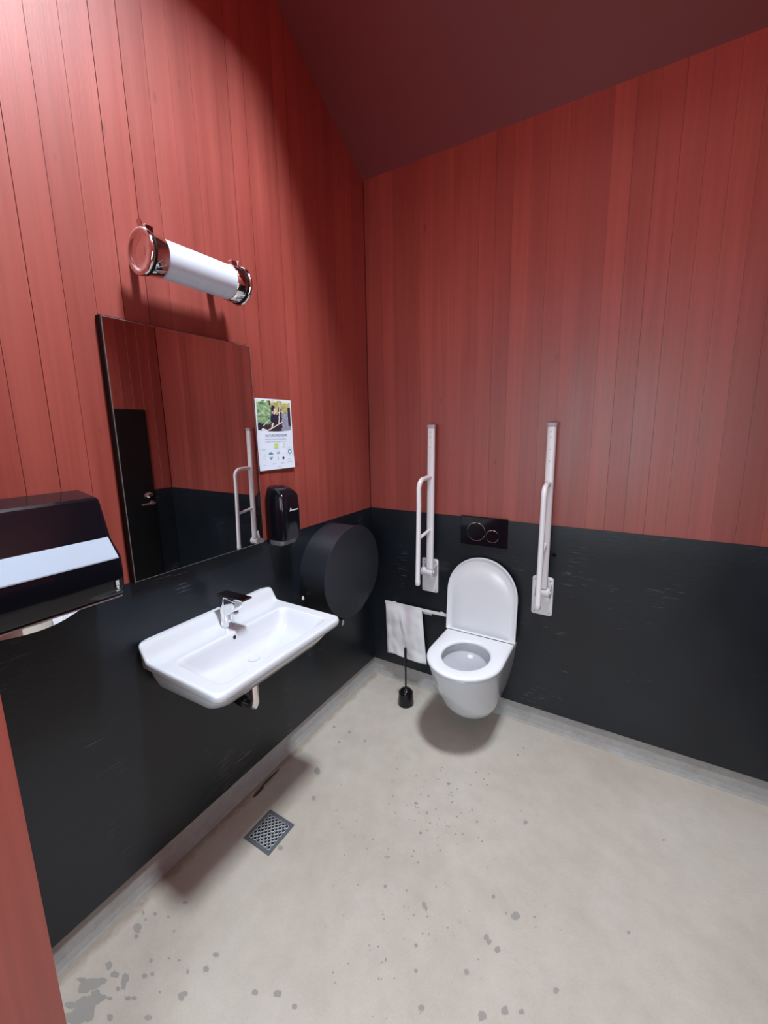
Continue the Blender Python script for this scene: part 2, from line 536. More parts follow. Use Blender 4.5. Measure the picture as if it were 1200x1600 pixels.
# ceiling with the skylight opening and its shaft
T = 0.10
def slab(x0, x1, y0, y1):
    return [(x, y, ceil_z(y)+t) for x in (x0, x1) for y in (y0, y1) for t in (0, T)]
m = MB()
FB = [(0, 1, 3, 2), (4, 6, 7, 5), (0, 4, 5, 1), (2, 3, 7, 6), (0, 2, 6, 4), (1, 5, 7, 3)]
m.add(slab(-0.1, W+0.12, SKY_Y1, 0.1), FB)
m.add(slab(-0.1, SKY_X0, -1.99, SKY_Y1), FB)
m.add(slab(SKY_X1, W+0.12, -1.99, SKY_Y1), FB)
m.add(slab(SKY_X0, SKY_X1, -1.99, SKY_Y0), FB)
ceiling = structure(m.obj('ceiling', CEIL_SHADE, smooth=False), 'red sloping ceiling, darkened for its shade', 'ceiling')
m = MB()
e = 0.02
m.box(SKY_X0-e, SKY_X0, SKY_Y0, SKY_Y1, ceil_z(SKY_Y1)+0.02, SKY_Z)
m.box(SKY_X1, SKY_X1+e, SKY_Y0, SKY_Y1, ceil_z(SKY_Y1)+0.02, SKY_Z)
m.box(SKY_X0-e, SKY_X1+e, SKY_Y1, SKY_Y1+e, ceil_z(SKY_Y1)+0.005, SKY_Z)
m.box(SKY_X0-e, SKY_X1+e, SKY_Y0-e, SKY_Y0, ceil_z(SKY_Y0)+0.005, SKY_Z)
m.obj('skylight_shaft', RED, ceiling, smooth=False)
# closed top of the well round the small roof window
MB().box(SKY_X0-e, SKY_X1+e, SKY_Y0-e, SKY_Y1+e, SKY_Z+0.001, SKY_Z+0.03).obj('well_top', CEIL_SHADE, ceiling, smooth=False)
m = MB()
ca, sa = math.cos(math.radians(25)), math.sin(math.radians(25))
def tilt(u, v, w): return (SKY_C[0]+u*ca+w*sa, SKY_C[1]+v, SKY_C[2]-u*sa+w*ca)
V = [tilt(u, v, w) for u in (-0.23, 0.23) for v in (-0.16, 0.16) for w in (0.012, 0.03)]
m.add(V, FB)
w1 = structure(m.obj('window_1', OPAL, smooth=False), 'small roof window at the top of the light well', 'skylight')
# lobby behind the camera (never in view; it closes the space)
m = MB()
m.box(-0.1, -0.02, -3.5, -1.995, 0.002, 2.6); m.box(W+0.02, W+0.1, -3.5, -1.995, 0.002, 2.6)
m.box(-0.02, W+0.02, -3.5, -3.42, 0.002, 2.6)
structure(m.obj('wall_lobby', RED, smooth=False), 'red lobby wall behind the camera', 'wall')
structure(MB().box(-0.1, W+0.1, -3.5, -2.0, 2.602, 2.66).obj('ceiling_lobby', RED, smooth=False), 'red lobby ceiling behind the camera', 'ceiling')

# damp spots on the floor: flat marks of their own shape
STAINS = [[142,-1736,300,171,275,-117],[141,-1756,187,106,173,-71],[144,-1710,209,119,134,-60],[98,-1700,265,150,142,-62],[88,-1718,148,84,126,-53],[117,-1681,133,76,79,-36],[171,-1644,100,57,121,-61],[181,-1654,66,37,133,-67],[135,-1656,118,67,78,-38],[97,-1654,85,48,115,-54],[75,-1558,110,62,125,-66],[94,-1572,72,41,70,-37],[144,-1436,77,44,54,-35],[9,-1534,77,43,59,-31],[10,-1507,78,44,60,-32],[85,-1507,57,32,55,-31],[47,-1525,38,21,57,-31],[362,-1512,85,48,66,-47],[360,-1475,87,49,47,-35],[354,-1586,80,46,88,-56],[358,-1577,65,37,50,-33],[216,-1613,67,38,59,-32],[232,-1599,50,29,44,-25],[534,-1474,81,46,53,-47],[592,-1444,97,55,60,-58],[653,-1440,63,36,45,-47],[157,-1699,129,73,59,-27],[132,-1704,130,74,76,-34],[179,-1690,64,37,44,-21],[183,-793,133,75,120,-140],[262,-911,86,49,73,-84],[293,-1140,87,49,72,-71],[1140,-917,129,73,30,-126],[1113,-1034,86,49,22,-77],[1048,-1131,66,38,22,-62],[1117,-1197,107,61,31,-95],[1169,-1156,93,53,23,-87],[1210,-1135,69,39,11,-51],[1286,-1042,80,45,10,-71],[964,-1266,78,44,28,-57],[862,-1038,57,32,49,-101],[874,-1044,38,21,32,-67],[718,-1054,49,28,26,-43],[1098,-569,80,45,18,-84],[1061,-897,58,33,17,-57],[1074,-1021,71,40,25,-80],[1085,-1028,70,40,19,-63],[888,-1149,52,30,22,-43],[916,-1203,50,28,20,-39],[167,-514,75,42,69,-94],[753,-553,76,43,26,-63],[667,-712,73,41,27,-54],[742,-821,56,31,23,-47],[727,-729,47,26,25,-52],[1466,-784,44,25,0,-48],[988,-233,55,31,19,-80],[1583,-380,43,24,-3,-59],[274,-526,58,33,49,-72],[71,-524,61,34,60,-76],[163,-598,58,32,40,-52],[1196,-889,37,21,7,-37],[787,-1210,26,15,13,-20],[824,-1226,34,19,23,-39],[702,-1329,25,14,18,-23],[122,-1766,140,80,103,-41],[95,-1753,112,63,77,-30],[155,-1723,79,45,58,-26],[178,-1667,65,37,45,-22],[224,-1664,80,46,42,-22],[240,-1655,64,37,42,-22],[222,-1710,78,44,82,-39],[315,-1657,93,53,50,-28],[61,-1710,117,66,49,-21],[291,-1611,32,18,27,-16],[188,-1504,36,21,33,-20],[133,-1490,38,21,35,-21],[75,-1532,37,21,37,-20],[197,-1583,52,29,46,-26],[241,-1553,43,24,30,-18],[273,-1540,43,24,29,-18],[320,-1544,34,19,54,-36],[785,-754,24,14,9,-20],[923,-666,35,20,11,-33],[702,-554,31,17,13,-28],[811,-731,20,12,14,-34],[778,-277,40,23,12,-34],[754,-917,29,16,14,-27],[777,-606,31,17,14,-34],[639,-740,27,15,11,-20],[1015,-355,31,17,8,-32],[887,-450,38,22,14,-43],[567,-774,30,17,15,-26],[866,-756,32,18,7,-18],[990,-627,22,12,8,-29],[609,-795,38,21,12,-21],[678,-793,29,17,12,-22],[679,-959,21,12,13,-22],[791,-604,19,10,10,-25],[653,-408,25,14,15,-35],[886,-792,16,9,11,-27],[1004,-174,38,21,13,-58],[889,-624,37,21,12,-35],[528,-1040,27,15,18,-24],[762,-797,25,14,9,-19],[586,-1078,20,12,9,-12],[854,-658,33,19,10,-26],[758,-764,36,20,12,-25],[785,-730,17,10,9,-21],[661,-622,19,10,15,-31],[938,-1105,14,8,7,-16],[691,-484,42,24,15,-35],[822,-833,16,9,10,-22],[876,-967,29,16,9,-19],[880,-640,22,12,8,-23],[901,-940,16,9,6,-14],[908,-471,40,23,10,-32],[894,-411,37,21,13,-43],[673,-729,21,12,18,-35],[987,-232,28,15,11,-47],[714,-377,40,22,16,-40],[474,-541,26,14,26,-46],[802,-631,38,21,16,-39],[700,-655,37,21,11,-23],[974,-495,19,10,7,-26],[506,-597,37,20,24,-43],[754,-696,36,20,9,-19],[781,-591,35,20,15,-37],[842,-433,39,22,10,-29],[605,-588,39,22,20,-39],[564,-831,17,10,11,-18],[522,-668,38,21,19,-33],[891,-742,31,17,10,-26],[1069,-529,34,19,5,-22],[563,-732,35,20,15,-25],[839,-844,34,19,7,-17],[968,-732,33,18,8,-26],[519,-964,31,18,11,-16],[796,-560,24,14,15,-40],[558,-949,19,11,19,-28],[822,-742,26,15,10,-23],[329,-796,34,19,14,-19],[751,-896,24,14,13,-26],[683,-728,22,12,17,-34],[676,-966,34,19,14,-23],[525,-520,27,15,24,-46],[431,-951,22,13,22,-29],[692,-396,30,17,12,-30],[692,-502,34,19,12,-27],[844,-685,33,19,9,-22],[842,-510,31,17,11,-30],[667,-665,26,15,19,-39],[1019,-1174,16,9,5,-12],[887,-1062,27,15,10,-22],[832,-741,33,19,8,-21],[631,-1098,23,13,17,-24],[655,-589,20,11,18,-38],[590,-936,26,15,19,-29],[866,-1362,16,9,8,-12],[1015,-813,19,11,6,-19],[828,-1273,25,14,11,-17],[760,-1222,24,13,8,-12],[835,-1101,16,9,9,-18],[661,-937,21,12,18,-30],[752,-1064,15,8,15,-25],[1221,-840,22,13,3,-18],[982,-1070,16,9,9,-22],[1028,-776,17,10,6,-20],[874,-1373,12,7,8,-13],[667,-968,31,18,11,-18],[749,-1121,15,8,7,-11],[848,-1153,13,8,12,-21],[891,-1333,19,11,8,-13],[386,-909,33,19,23,-30],[558,-1144,25,14,15,-18],[755,-1131,26,15,10,-17],[958,-1058,25,14,6,-14],[730,-1290,24,13,9,-12],[770,-1230,13,7,12,-18],[1278,-885,15,8,2,-15],[950,-724,20,11,9,-28],[609,-1252,15,9,15,-18],[1112,-925,27,15,7,-26],[721,-1345,22,13,10,-13],[1070,-1085,24,14,5,-14],[454,-959,27,15,12,-16],[721,-1052,27,16,13,-21],[856,-1348,18,10,7,-10],[925,-664,32,18,12,-37],[590,-976,26,14,15,-23],[1004,-979,14,8,8,-22],[643,-1198,22,12,10,-13],[894,-1112,24,13,10,-21],[791,-1030,29,16,13,-24],[845,-1081,26,14,10,-19],[820,-1073,24,14,6,-12],[765,-1139,18,10,13,-21],[700,-786,22,12,13,-25],[806,-1076,19,11,13,-24],[699,-747,22,12,16,-32],[810,-803,23,13,9,-20],[1205,-916,26,15,3,-16],[785,-926,25,14,14,-28],[836,-1270,15,8,8,-13],[988,-1024,17,10,9,-24],[1091,-1124,13,7,7,-20],[912,-1104,16,9,10,-22],[490,-905,25,14,13,-18],[817,-1238,25,14,7,-11],[966,-1278,12,7,8,-16],[868,-1250,20,11,10,-17],[1168,-1033,14,8,5,-19]]
def blobs(name, items, mat, z):
    m = MB()
    for bi, it in enumerate(items):
        cx, cy = it[0]/1000, it[1]/1000
        ax, ay, bx, by = [q/10000 for q in it[2:]]
        ph = random.uniform(0, 50); n = 18
        size = math.hypot(ax, ay)
        am = 0.22 if size > 0.006 else 0.12
        pts = []
        for k in range(n):
            t = 2*math.pi*k/n
            r = 1+am*1.7*noise.noise(Vector((math.cos(t)*1.6+ph, math.sin(t)*1.6, ph)))
            px, py = cx+r*(ax*math.cos(t)+bx*math.sin(t)), cy+r*(ay*math.cos(t)+by*math.sin(t))
            pts.append((max(px, 0.002), max(py, YF+0.01) if px < DX0+0.01 else py, z+bi*0.000008))
        m.add(pts, [list(range(n))])
    o = m.obj(name, mat, floor, smooth=False)
    o['kind'] = 'stuff'
    return o
blobs('damp_spots', STAINS, DAMP, 0.0006)
blobs('dried_marks', [(58,-748,190,40,60,230),(30,-770,120,0,60,160),(164,-848,60,30,40,90),(120,-815,50,40,60,120),(89,-712,110,40,20,90)], DAMPL, 0.0004)
m_ = blobs('grime_shade_patch', [(15,-935,60,0,0,620),(25,-1010,90,0,0,300)], simple('kerb_grime_shade', (0.06, 0.05, 0.035), 0.6, bscale=40, var=0.1), 0.0005)  # mould at the kerb, with the basin's shadow painted into the dark colour

# ================================================================ FLOOR DRAIN
dr = thing('floor_drain', 'small square perforated steel drain grate in the floor', 'drain', (0.207, -1.115, 0.0))
m = MB()
x0, x1, y0, y1 = 0.137, 0.277, -1.185, -1.045
m.box(x0, x1, y0, y0+0.004, 0.0007, 0.0028); m.box(x0, x1, y1-0.004, y1, 0.0007, 0.0028)
m.box(x0, x0+0.004, y0+0.004, y1-0.004, 0.0007, 0.0028); m.box(x1-0.004, x1, y0+0.004, y1-0.004, 0.0007, 0.0028)
m.obj('frame', STEEL, dr, smooth=False)
MB().box(x0+0.0045, x1-0.0045, y0+0.0045, y1-0.0045, 0.0007, 0.0022).obj('grate', STEEL, dr, smooth=False)
hol = MB(); rim = MB()
for i in range(6):
    for j in range(6):
        hx = x0+0.022+i*0.0192; hy = y0+0.022+j*0.0192
        hol.lathe((hx, hy, 0.0020), (0, 0, 1), [(0, 0.0060), (0.0003, 0.0060)], 12)
        rim.lathe((hx, hy, 0.0021), (0, 0, 1), [(0, 0.0082), (0.0014, 0.0075), (0.0017, 0.0066), (0.0002, 0.0060)], 14, cap0=False, cap1=False)
for i in range(5):
    for j in range(5):
        hx = x0+0.0316+i*0.0192; hy = y0+0.0316+j*0.0192
        hol.lathe((hx, hy, 0.0020), (0, 0, 1), [(0, 0.0054), (0.0003, 0.0054)], 12)
        rim.lathe((hx, hy, 0.0021), (0, 0, 1), [(0, 0.0076), (0.0014, 0.0069), (0.0017, 0.0060), (0.0002, 0.0054)], 14, cap0=False, cap1=False)
hol.obj('drain_holes', DARKV, dr)['kind'] = 'stuff'
rim.obj('hole_rims', RIMM, dr)['kind'] = 'stuff'

# ================================================================ MIRROR
mr = thing('wall_mirror', 'frameless rectangular mirror on the red wall above the washbasin', 'mirror', (0.0, -1.141, 1.128))
MB().box(0.0002, 0.0215, -1.407, -0.874, 1.1265, 1.931).obj('backing', RUBBER, mr, smooth=False)
MB().box(0.0216, 0.0245, -1.405, -0.876, 1.129, 1.929).obj('edge', MEDGE, mr, smooth=False)
MB().box(0.0246, 0.0250, -1.4025, -0.8785, 1.1315, 1.9265).obj('glass', MIRROR, mr, smooth=False)

# ================================================================ WALL LAMP
lp = thing('wall_lamp', 'tubular wall lamp with opal tube and chrome ends above the mirror', 'lamp', (0.0, -1.15, 2.105))
LX, LZ, LY0, LY1 = 0.112, 2.104, -1.325, -0.975
MB().lathe((LX, LY0+0.012, LZ), (0, 1, 0), [(0, 0.054), (0.33, 0.054)], 48).obj('tube', OPAL, lp)
def end_cap(y, d, name='end_cap'):
    m = MB()
    m.lathe((LX, y, LZ), (0, d, 0), [(0.006, 0.02), (0.006, 0.044), (0.004, 0.047), (0.0, 0.050), (-0.001, 0.055), (0.000, 0.060), (0.004, 0.0635), (0.009, 0.0635), (0.012, 0.060), (0.013, 0.0575),
                               (0.055, 0.0575), (0.057, 0.0555), (0.057, 0.0545)], 56, cap1=False)
    o = m.obj(name, CHROME, lp, angle=50)
    # toggle latch on top of the band
    t = MB()
    s = d
    t.bbox(LX-0.011, LX+0.011, min(y+s*0.018, y+s*0.042), max(y+s*0.018, y+s*0.042), LZ+0.0565, LZ+0.075, 0.002)
    t.add([(LX-0.009, y+s*0.014, LZ+0.060), (LX+0.009, y+s*0.014, LZ+0.060), (LX+0.009, y+s*0.006, LZ+0.083), (LX-0.009, y+s*0.006, LZ+0.083),
           (LX-0.009, y+s*0.016, LZ+0.060), (LX+0.009, y+s*0.016, LZ+0.060), (LX+0.009, y+s*0.008, LZ+0.083), (LX-0.009, y+s*0.008, LZ+0.083)],
          [(0, 1, 2, 3), (7, 6, 5, 4), (0, 4, 5, 1), (1, 5, 6, 2), (2, 6, 7, 3), (3, 7, 4, 0)])
    t.obj('latch', CHROME, o, smooth=False)
    MB().lathe((LX, y, LZ), (0, d, 0), [(0.013, 0.0605), (0.0185, 0.0605), (0.0185, 0.0585), (0.013, 0.0585), (0.013, 0.0605)], 56, False, False).obj('gasket', RUBBER, o)
    return o
end_cap(LY0, 1)
end_cap(LY1, -1)
for yb in (LY0+0.045, LY1-0.045):
    m = MB().bbox(0.0002, 0.062, yb-0.012, yb+0.012, LZ-0.016, LZ+0.016, 0.003)
    m.obj('wall_bracket', CHROME, lp, smooth=False)

# ================================================================ POSTER
po = thing('poster', 'white printed notice with a nature photo taped beside the mirror', 'poster', (0.0, -0.747, 1.58))
PY0, PY1, PZ0, PZ1 = -0.852, -0.645, 1.430, 1.733
m = MB()
N = 10
vv = []; ff = []
for i in range(N+1):
    for j in range(N+1):
        u, v = i/N, j/N
        lift = 0.0015+0.006*max(0, 0.25-v)*4*(0.4+0.6*abs(u-0.2))
        vv.append((lift, PY0+(PY1-PY0)*u, PZ0+(PZ1-PZ0)*v))
for i in range(N):
    for j in range(N):
        a = i*(N+1)+j
        ff.append((a, a+1, a+N+2, a+N+1))
n = len(vv)
vv += [(x-0.0004, y, z) for x, y, z in vv]
ff += [tuple(q+n for q in f) for f in ff]
m.add(vv, ff)
m.obj('sheet', PRINT, po)
def lift(u, v): return 0.0015+0.006*max(0, 0.25-v)*4*(0.4+0.6*abs(u-0.2))
# the printed picture: a coloured grid of fine print
def col_at(u, v):
    """u to the right, v up, both 0..1 in the picture"""
    n1 = noise.noise(Vector((u*14, v*14, 0.3))); n2 = noise.noise(Vector((u*40, v*40, 4.1)))
    leaf = (0.24+0.28*n1+0.2*n2, 0.38+0.32*n1+0.26*n2, 0.20+0.2*n1+0.14*n2)
    dark = (0.03+0.03*n2, 0.025+0.025*n2, 0.035+0.03*n2)
    autumn = (0.42+0.2*n1+0.15*n2, 0.40+0.18*n1+0.15*n2, 0.16+0.12*n1)
    river = (0.24+0.3*max(0, n2)+0.1*n1, 0.26+0.3*max(0, n2)+0.1*n1, 0.34+0.35*max(0, n2)+0.1*n1)
    c = autumn if v > 0.55 else dark
    if u < 0.40 and v > 0.24+0.15*n1 and u < 0.34+0.25*(1-abs(v-0.6))*0.4+0.08*n1: c = leaf
    if v > 0.93 and n1 > 0: c = (0.7, 0.72, 0.55)
    if u > 0.72+0.05*n1 and v < 0.60: c = river
    if u > 0.92 and v > 0.15 and v < 0.8: c = dark
    def blob(a, b, ra, rb): return ((u-a)/ra)**2+((v-b)/rb)**2 < 1
    if blob(0.47, 0.62, 0.075, 0.24) or blob(0.46, 0.40, 0.09, 0.16) or blob(0.66, 0.55, 0.06, 0.25) or blob(0.37, 0.92, 0.025, 0.08) or blob(0.6, 0.4, 0.08, 0.12): c = (0.02, 0.02, 0.045)
    if blob(0.515, 0.66, 0.03, 0.10) or blob(0.44, 0.62, 0.02, 0.05) or blob(0.49, 0.60, 0.02, 0.05): c = (0.70, 0.50, 0.46)
    def seg(a, b, p, q, w):
        dx, dy = p-a, q-b; t = max(0, min(1, ((u-a)*dx+(v-b)*dy)/(dx*dx+dy*dy)))
        return math.hypot(u-a-t*dx, v-b-t*dy) < w
    if seg(0.27, 0.02, 0.72, 0.30, 0.014) or seg(0.62, 0.25, 0.68, 0.82, 0.014) or seg(0.40, 0.10, 0.44, 0.26, 0.02) or seg(0.60, 0.60, 0.69, 0.66, 0.012) or seg(0.16, 0.16, 0.27, 0.30, 0.01): c = (0.80, 0.68, 0.60)
    if blob(0.15, 0.03, 0.05, 0.05) or blob(0.22, 0.0, 0.06, 0.05): c = (0.75, 0.76, 0.80)
    return [max(0.0, min(1.0, q)) for q in c]
m, nt, b = new_mat('picture_print')
at = nt.nodes.new('ShaderNodeAttribute'); at.attribute_name = 'print'
nt.links.new(at.outputs['Color'], b.inputs['Base Color']); b.inputs['Roughness'].default_value = 0.4
PICT = m
GX, GY = 72, 60
vv = []; ff = []; cols = []
PV0 = 0.55
for i in range(GX+1):
    for j in range(GY+1):
        u = 0.035+0.93*i/GX; bow = PV0+0.018*(((i/GX-0.55)*2)**2)-0.004
        v = bow+(0.978-bow)*j/GY
        vv.append((lift(u, v)+0.0003, PY0+(PY1-PY0)*u, PZ0+(PZ1-PZ0)*v))
for i in range(GX):
    for j in range(GY):
        a = i*(GY+1)+j
        ff.append((a, a+1, a+GY+2, a+GY+1)); cols.append(col_at((i+.5)/GX, (j+.5)/GY))
me = bpy.data.meshes.new('picture')
me.from_pydata([(x-po.location.x, y-po.location.y, z-po.location.z) for x, y, z in vv], [], ff)
me.materials.append(PICT)
ca = me.color_attributes.new('print', 'FLOAT_COLOR', 'CORNER')
for p, c in zip(me.polygons, cols):
    for li in p.loop_indices:
        ca.data[li].color = (*c, 1)
pic = bpy.data.objects.new('picture', me); C.objects.link(pic); pic.parent = po
pic['label'] = 'printed photo of a person on a branch over a stream'

def text_obj(txt, name, mat, parent, size, loc, xdir, ydir, align='CENTER', ext=0.0, bold=0.0):
    cu = bpy.data.curves.new(name, 'FONT'); cu.body = txt; cu.size = size
    cu.align_x = align; cu.align_y = 'CENTER'; cu.extrude = ext; cu.offset = bold
    tmp = bpy.data.objects.new(name, cu); C.objects.link(tmp)
    bpy.context.view_layer.update()
    me = bpy.data.meshes.new_from_object(tmp.evaluated_get(bpy.context.evaluated_depsgraph_get()))
    bpy.data.objects.remove(tmp)
    X = Vector(xdir).normalized(); Y = Vector(ydir).normalized(); Z = X.cross(Y)
    R = Matrix((X, Y, Z)).transposed().to_4x4()
    R.translation = Vector(loc)-world_loc(parent)
    me.transform(R); me.materials.clear(); me.materials.append(mat)
    o = bpy.data.objects.new(name, me); C.objects.link(o); o.parent = parent
    return o
def pp(u, v, d=0.0006): return (lift(u, v)+d, PY0+(PY1-PY0)*u, PZ0+(PZ1-PZ0)*v)
text_obj('NATUROPLEVELSER', 'title', INK, po, 0.0145, pp(0.52, 0.487), (0, 1, 0), (0, 0, 1), bold=0.0003)
text_obj('Velkommen til naturen i parken og skoven', 'text_line', INK, po, 0.0072, pp(0.5, 0.436), (0, 1, 0), (0, 0, 1))
text_obj('Udstillingen er lavet i samarbejde  med foreninger', 'text_line', INK, po, 0.0062, pp(0.5, 0.400), (0, 1, 0), (0, 0, 1))
def pmat(nm, c): return simple(nm, c, 0.5)
def disc(u, v, r, mat, name='logo', ry=None, n=20, r0=0, a0=0, a1=360):
    m = MB(); ry = ry or r
    o = []; ii = []
    k0 = n
    for k in range(n+1):
        t = math.radians(a0+(a1-a0)*k/n)
        o.append((u+r/0.207*math.cos(t), v+ry/0.303*math.sin(t)))
    P = [pp(*q) for q in o]
    if r0:
        I = [pp(u+r0/0.207*math.cos(math.radians(a0+(a1-a0)*k/n)), v+r0/0.303*math.sin(math.radians(a0+(a1-a0)*k/n))) for k in range(n+1)]
        m.add(P+I, [(k, k+1, n+2+k, n+1+k) for k in range(n)])
    else:
        m.add(P, [list(range(n))])
    return m.obj(name, mat, po, smooth=False)
def prect(u0, u1, v0, v1, mat, name='logo'):
    return MB().add([pp(u0, v0), pp(u1, v0), pp(u1, v1), pp(u0, v1)], [(0, 1, 2, 3)]).obj(name, mat, po, smooth=False)
GRN = pmat('lime_print', (0.50, 0.70, 0.20)); TEAL = pmat('teal_print', (0.10, 0.28, 0.32)); NAVY = pmat('navy_print', (0.01, 0.02, 0.06))
REDP = pmat('red_print', (0.62, 0.12, 0.16)); SKYP = pmat('blue_print', (0.20, 0.38, 0.62)); PALE = pmat('pale_print', (0.80, 0.82, 0.90)); GRYP = pmat('grey_print', (0.34, 0.42, 0.50))
prect(0.44, 0.555, 0.305, 0.372, GRN)
prect(0.61, 0.71, 0.315, 0.365, PALE)
disc(0.735, 0.338, 0.0080, GRYP, r0=0.0062, a0=80, a1=330); disc(0.885, 0.245, 0.0115, TEAL, r0=0.0062, n=28); disc(0.885, 0.245, 0.0185, GRYP, r0=0.0178, n=36)
disc(0.33, 0.215, 0.0135, TEAL, ry=0.012, a0=0, a1=180)
MB().add([pp(0.275, 0.178), pp(0.385, 0.178), pp(0.33, 0.140)], [(0, 1, 2)]).obj('logo', TEAL, po, smooth=False)
prect(0.27, 0.39, 0.188, 0.206, PALE)
prect(0.50, 0.585, 0.222, 0.236, SKYP); disc(0.52, 0.246, 0.003, SKYP); disc(0.565, 0.246, 0.003, SKYP)
disc(0.675, 0.262, 0.0115, PALE); disc(0.675, 0.262, 0.0042, REDP)
disc(0.675, 0.155, 0.0065, NAVY, ry=0.0062, n=8)
prect(0.515, 0.530, 0.135, 0.180, TEAL)
for (a, bq) in ((0.15, 0.250), (0.20, 0.252), (0.175, 0.222), (0.14, 0.197), (0.185, 0.192)): disc(a, bq, 0.0022, GRYP, n=8)
for (t_, a, bq, s_) in (('NATUR', 0.14, 0.292, 0.0062), ('museum', 0.85, 0.135, 0.0056), ('Kommune', 0.86, 0.093, 0.0068), ('skoven', 0.40, 0.085, 0.0068), ('By  &', 0.64, 0.085, 0.0070), ('forening', 0.14, 0.155, 0.0052), ('Friluft', 0.14, 0.075, 0.0056), ('i naturen', 0.54, 0.035, 0.0066)):
    text_obj(t_, 'text_line', INK, po, s_, pp(a, bq), (0, 1, 0), (0, 0, 1))

# ================================================================ SOAP DISPENSER
sd = thing('soap_dispenser', 'tall black gloss soap dispenser on the wall beside the mirror', 'soap dispenser', (0.0, -0.785, 1.10))
rings = []
SY0, SY1 = -0.838, -0.732
def sring(z, d, w0, w1, r):
    """outline at height z: depth d from wall, y from w0 to w1"""
    return [(x, y, z) for x, y in rrect(d/2, (w0+w1)/2, d/2, (w1-w0)/2, r, 5, 3)]
prof = [(1.128, 0.100, 0.003, 0.009), (1.16, 0.105, 0.000, 0.010), (1.26, 0.108, 0.001, 0.010), (1.318, 0.105, 0.003, 0.010),
        (1.326, 0.102, 0.005, 0.010), (1.340, 0.088, 0.009, 0.012), (1.354, 0.060, 0.015, 0.012), (1.361, 0.034, 0.022, 0.010)]
for z, d, ins, r in prof:
    rings.append(sring(z, d, SY0+ins, SY1-ins, r))
b_ = MB().loft(rings).obj('housing', GLOSSB, sd, angle=50)
rings = [sring(z, d, SY0+i, SY1-i, 0.018) for z, d, i in ((1.100, 0.070, 0.016), (1.106, 0.086, 0.008), (1.127, 0.096, 0.005))]
MB().loft(rings).obj('push_lever', CLEAR, sd, angle=50)
# small silver mark on the front: flame and line
m = MB()
m.add([(0.1085, -0.800, 1.255), (0.1085, -0.784, 1.258), (0.1085, -0.788, 1.268), (0.1085, -0.792, 1.272)], [(0, 1, 2, 3)])
m.add([(0.1087, -0.784, 1.2565), (0.1087, -0.748, 1.2565), (0.1087, -0.748, 1.2615), (0.1087, -0.784, 1.2625)], [(0, 1, 2, 3)])
m.obj('logo', SILVERINK, sd, smooth=False)

# ================================================================ PAPER ROLL DISPENSER
rd = thing('toilet_roll_dispenser', 'large round black toilet paper dispenser low on the left wall', 'dispenser', (0.0, -0.415, 0.875))
RC = (0.0005, -0.415, 0.872); RR = 0.236; RD = 0.16
def drum_outline(scale, x):
    pts = []
    for k in range(72):
        t = 2*math.pi*k/72
        r = RR*scale
        yy_, zz_ = r*math.cos(t), r*math.sin(t)
        # the lower part straightens into a short paper mouth
        if -0.95 < math.sin(t) and math.sin(t) < -0.72 and math.cos(t) > 0: r2 = 0.965
        else: r2 = 1.0
        pts.append((x, RC[1]+yy_*r2, RC[2]+zz_*r2))
    return pts
MB().loft([drum_outline(1.0, 0.0005), drum_outline(1.0, RD-0.012)]).obj('drum', MATTB, rd, angle=30)
m = MB().loft([drum_outline(0.995, RD-0.0115), drum_outline(1.012, RD-0.011), drum_outline(1.012, RD-0.002), drum_outline(1.002, RD)])
lid = m.obj('cover', MATTB, rd, angle=30)
MB().box(RD-0.0002, RD+0.0006, RC[1]+0.008, RC[1]+0.011, RC[2]-0.205, RC[2]-0.175).obj('lock_slot', DARKV, lid, smooth=False)
m = MB().box(0.03, 0.13, RC[1]-0.075, RC[1]+0.075, RC[2]-RR-0.012, RC[2]-RR+0.02)
m.obj('paper_mouth', DARKV, rd, smooth=False)
m = MB().tube([(0.02, -0.655, 0.90), (0.02, -0.655, 0.80)], 0.003, 8)
cord = m.obj('pull_cord', RUBBER, rd)
MB().lathe((0.02, -0.655, 0.80), (0, 0, -1), [(0, 0.002), (0.010, 0.005), (0.016, 0.0065), (0.022, 0.005), (0.024, 0.002)], 16).obj('cord_tip', WHITEP, cord)

MB().tube([(0.125, -0.478, 0.626), (0.127, -0.483, 0.606), (0.130, -0.492, 0.596)], [0.004, 0.0055, 0.003], 10).obj('paper_tail', PAPER, rd)

# ================================================================ PAPER TOWEL DISPENSER
td = thing('paper_towel_dispenser', 'wide black gloss paper towel dispenser with silver band, cut by left frame edge', 'dispenser', (0.0, -1.665, 1.155))
TY0, TY1 = -1.826, -1.503
def tring(y, sc=1.0, cut=0.0):
    """side section (x, z) of the housing"""
    return [(0.0005, y, 1.157+0.002), (0.150, y, 1.157), (0.166, y, 1.163), (0.171, y, 1.172),
            (0.176, y, 1.212), (0.177, y, 1.262), (0.174, y, 1.270), (0.136, y, 1.312), (0.132, y, 1.318),
            (0.104, y, 1.410), (0.100, y, 1.420), (0.092, y, 1.426), (0.0005, y, 1.440)]
def inset(r, k):
    cx_, cz_ = 0.09, 1.29
    return [(x if x < 0.001 else cx_+(x-cx_)*k, y, cz_+(z-cz_)*(1-(1-k)*0.6)) for x, y, z in r]
# the housing narrows towards its top
def taper(r, s):
    return [(x, y+s*0.003*sstep((z-1.20)/0.22), z) for x, y, z in r]
m = MB().loft([taper(inset(tring(TY0), 0.955), 1), taper(inset(tring(TY0+0.004), 0.99), 1), taper(tring(TY0+0.010), 1),
               taper(tring(-1.665), 0), taper(tring(TY1-0.010), -1), taper(inset(tring(TY1-0.004), 0.99), -1), taper(inset(tring(TY1), 0.955), -1)])
hs = m.obj('housing', GLOSSB, td, angle=28)
